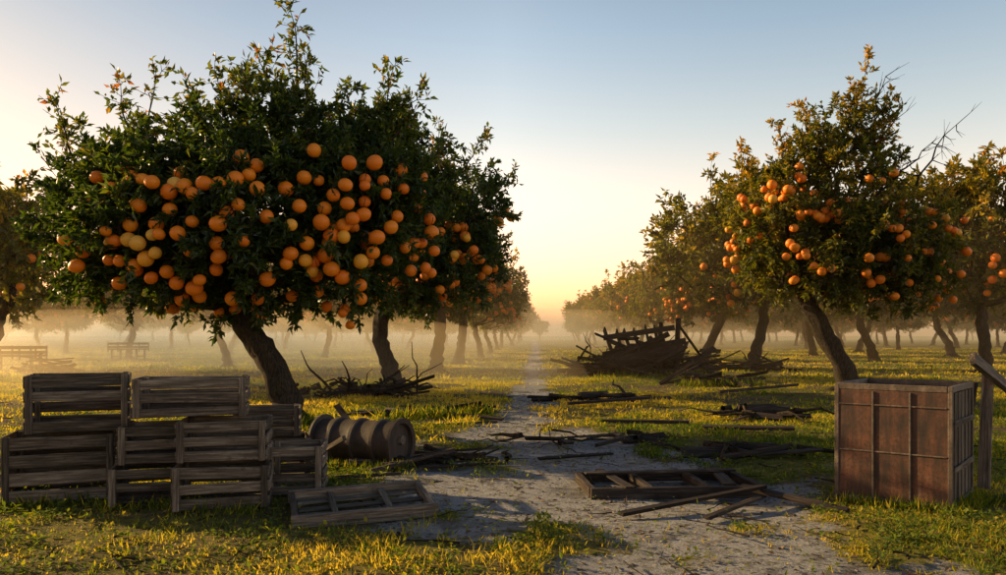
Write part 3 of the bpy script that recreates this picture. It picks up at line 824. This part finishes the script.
# ------------------------------------------------------------------ sun, sky, mist
SE = math.radians(18); az = Vector((-.92, .39)).normalized()
sd = Vector((az.x * math.cos(SE), az.y * math.cos(SE), math.sin(SE)))
sun = bpy.data.lights.new('sun', 'SUN'); sun.energy = 8.5; sun.angle = math.radians(.5); sun.color = (1, .67, .30)
so = bpy.data.objects.new('sun', sun); link(so); so.rotation_euler = (-sd).to_track_quat('-Z', 'Y').to_euler(); so.location = (-30, 10, 12)
w = bpy.data.worlds.new('World'); scene.world = w; w.use_nodes = True
nt = w.node_tree; bg = nt.nodes['Background']
sk = nt.nodes.new('ShaderNodeTexSky'); sk.sky_type = 'NISHITA'; sk.sun_disc = False
sk.sun_elevation = SE; sk.sun_rotation = math.atan2(az.x, az.y); sk.dust_density = 2.0; sk.air_density = 1.0; sk.ozone_density = 1.5
tc = nt.nodes.new('ShaderNodeTexCoord'); sp = nt.nodes.new('ShaderNodeSeparateXYZ'); nt.links.new(tc.outputs['Generated'], sp.inputs[0])
def wramp(sock, stops):
    rp = nt.nodes.new('ShaderNodeValToRGB'); nt.links.new(sock, rp.inputs[0]); el = rp.color_ramp.elements
    while len(el) < len(stops): el.new(.5)
    for e_, (p, c) in zip(el, stops): e_.position = p; e_.color = (*c, 1)
    return rp.outputs[0]
zr = wramp(sp.outputs[2], [(0, (1.0, .47, .25)), (.08, (1.0, .52, .33)), (.16, (.84, .52, .35)), (.25, (.64, .47, .34)), (.36, (.46, .40, .33)), (.6, (.24, .21, .19)), (1, (.14, .14, .15))])
mr = nt.nodes.new('ShaderNodeMapRange'); mr.inputs[1].default_value = -1; mr.inputs[2].default_value = 1
nt.links.new(sp.outputs[0], mr.inputs[0])
xr = wramp(mr.outputs[0], [(0, (.36, .39, .43)), (.2, (.38, .41, .45)), (.36, (.60, .64, .69)), (.5, (1, 1, 1)), (1, (1, 1, 1))])
def vmul(a, b):
    vm = nt.nodes.new('ShaderNodeVectorMath'); vm.operation = 'MULTIPLY'; nt.links.new(a, vm.inputs[0]); nt.links.new(b, vm.inputs[1]); return vm.outputs[0]
vs = nt.nodes.new('ShaderNodeVectorMath'); vs.operation = 'SCALE'; vs.inputs['Scale'].default_value = 4.6
nt.links.new(vmul(vmul(sk.outputs[0], zr), xr), vs.inputs[0])
nt.links.new(vs.outputs[0], bg.inputs[0]); bg.inputs[1].default_value = .14

def mist(name, me, dens, col=(1, .74, .40)):
    s = NT(name); p = s.n('ShaderNodeVolumeScatter'); p.inputs['Color'].default_value = (*col, 1); p.inputs['Density'].default_value = dens
    p.inputs['Anisotropy'].default_value = .3
    s.l(p.outputs[0], s.out.inputs['Volume']); me.materials.append(s.m)
    return link(bpy.data.objects.new(name, me))
x0, x1, y0, y1, z1_ = -260, 260, 18, 330, 5.0
me = bpy.data.meshes.new('mist')
me.from_pydata([(x, y, z) for z in (-.3, z1_) for y in (y0, y1) for x in (x0, x1)], [], [(0, 2, 3, 1), (4, 5, 7, 6), (0, 1, 5, 4), (2, 6, 7, 3), (0, 4, 6, 2), (1, 3, 7, 5)])
mist('mist', me, .0038)
def lens(cx, cy, rx, ry, rz_, dens):
    u_, v_ = 32, 16
    V = [(cx, cy, -rz_)]
    for i in range(1, v_):
        ph = math.pi * i / v_
        for k in range(u_):
            a = 2 * math.pi * k / u_; V.append((cx + rx * math.sin(ph) * math.cos(a), cy + ry * math.sin(ph) * math.sin(a), -rz_ * math.cos(ph)))
    V.append((cx, cy, rz_)); F = []
    for k in range(u_): F.append((0, 1 + (k + 1) % u_, 1 + k)); F.append((len(V) - 1, len(V) - 1 - u_ + k, len(V) - 1 - u_ + (k + 1) % u_))
    for i in range(v_ - 2):
        for k in range(u_):
            a = 1 + i * u_ + k; b = 1 + i * u_ + (k + 1) % u_; F.append((a, b, b + u_, a + u_))
    me = bpy.data.meshes.new('ground_mist'); me.from_pydata(V, [], F); mist('ground_mist', me, dens)
lens(-9, 27, 12, 12, 2.3, .042)
lens(-22, 48, 22, 20, 3.0, .020)
lens(3, 95, 30, 45, 4.5, .010)

cam = bpy.data.cameras.new('camera'); cam.lens = 28.02; cam.sensor_width = 36; cam.shift_y = .0482
cam.clip_end = 8000
co = bpy.data.objects.new('camera', cam); link(co); co.location = (0, 0, 1.4); co.rotation_euler = (math.radians(90), 0, 0)
scene.camera = co
scene.view_settings.view_transform = 'Standard'; scene.view_settings.look = 'None'; scene.view_settings.exposure = 0
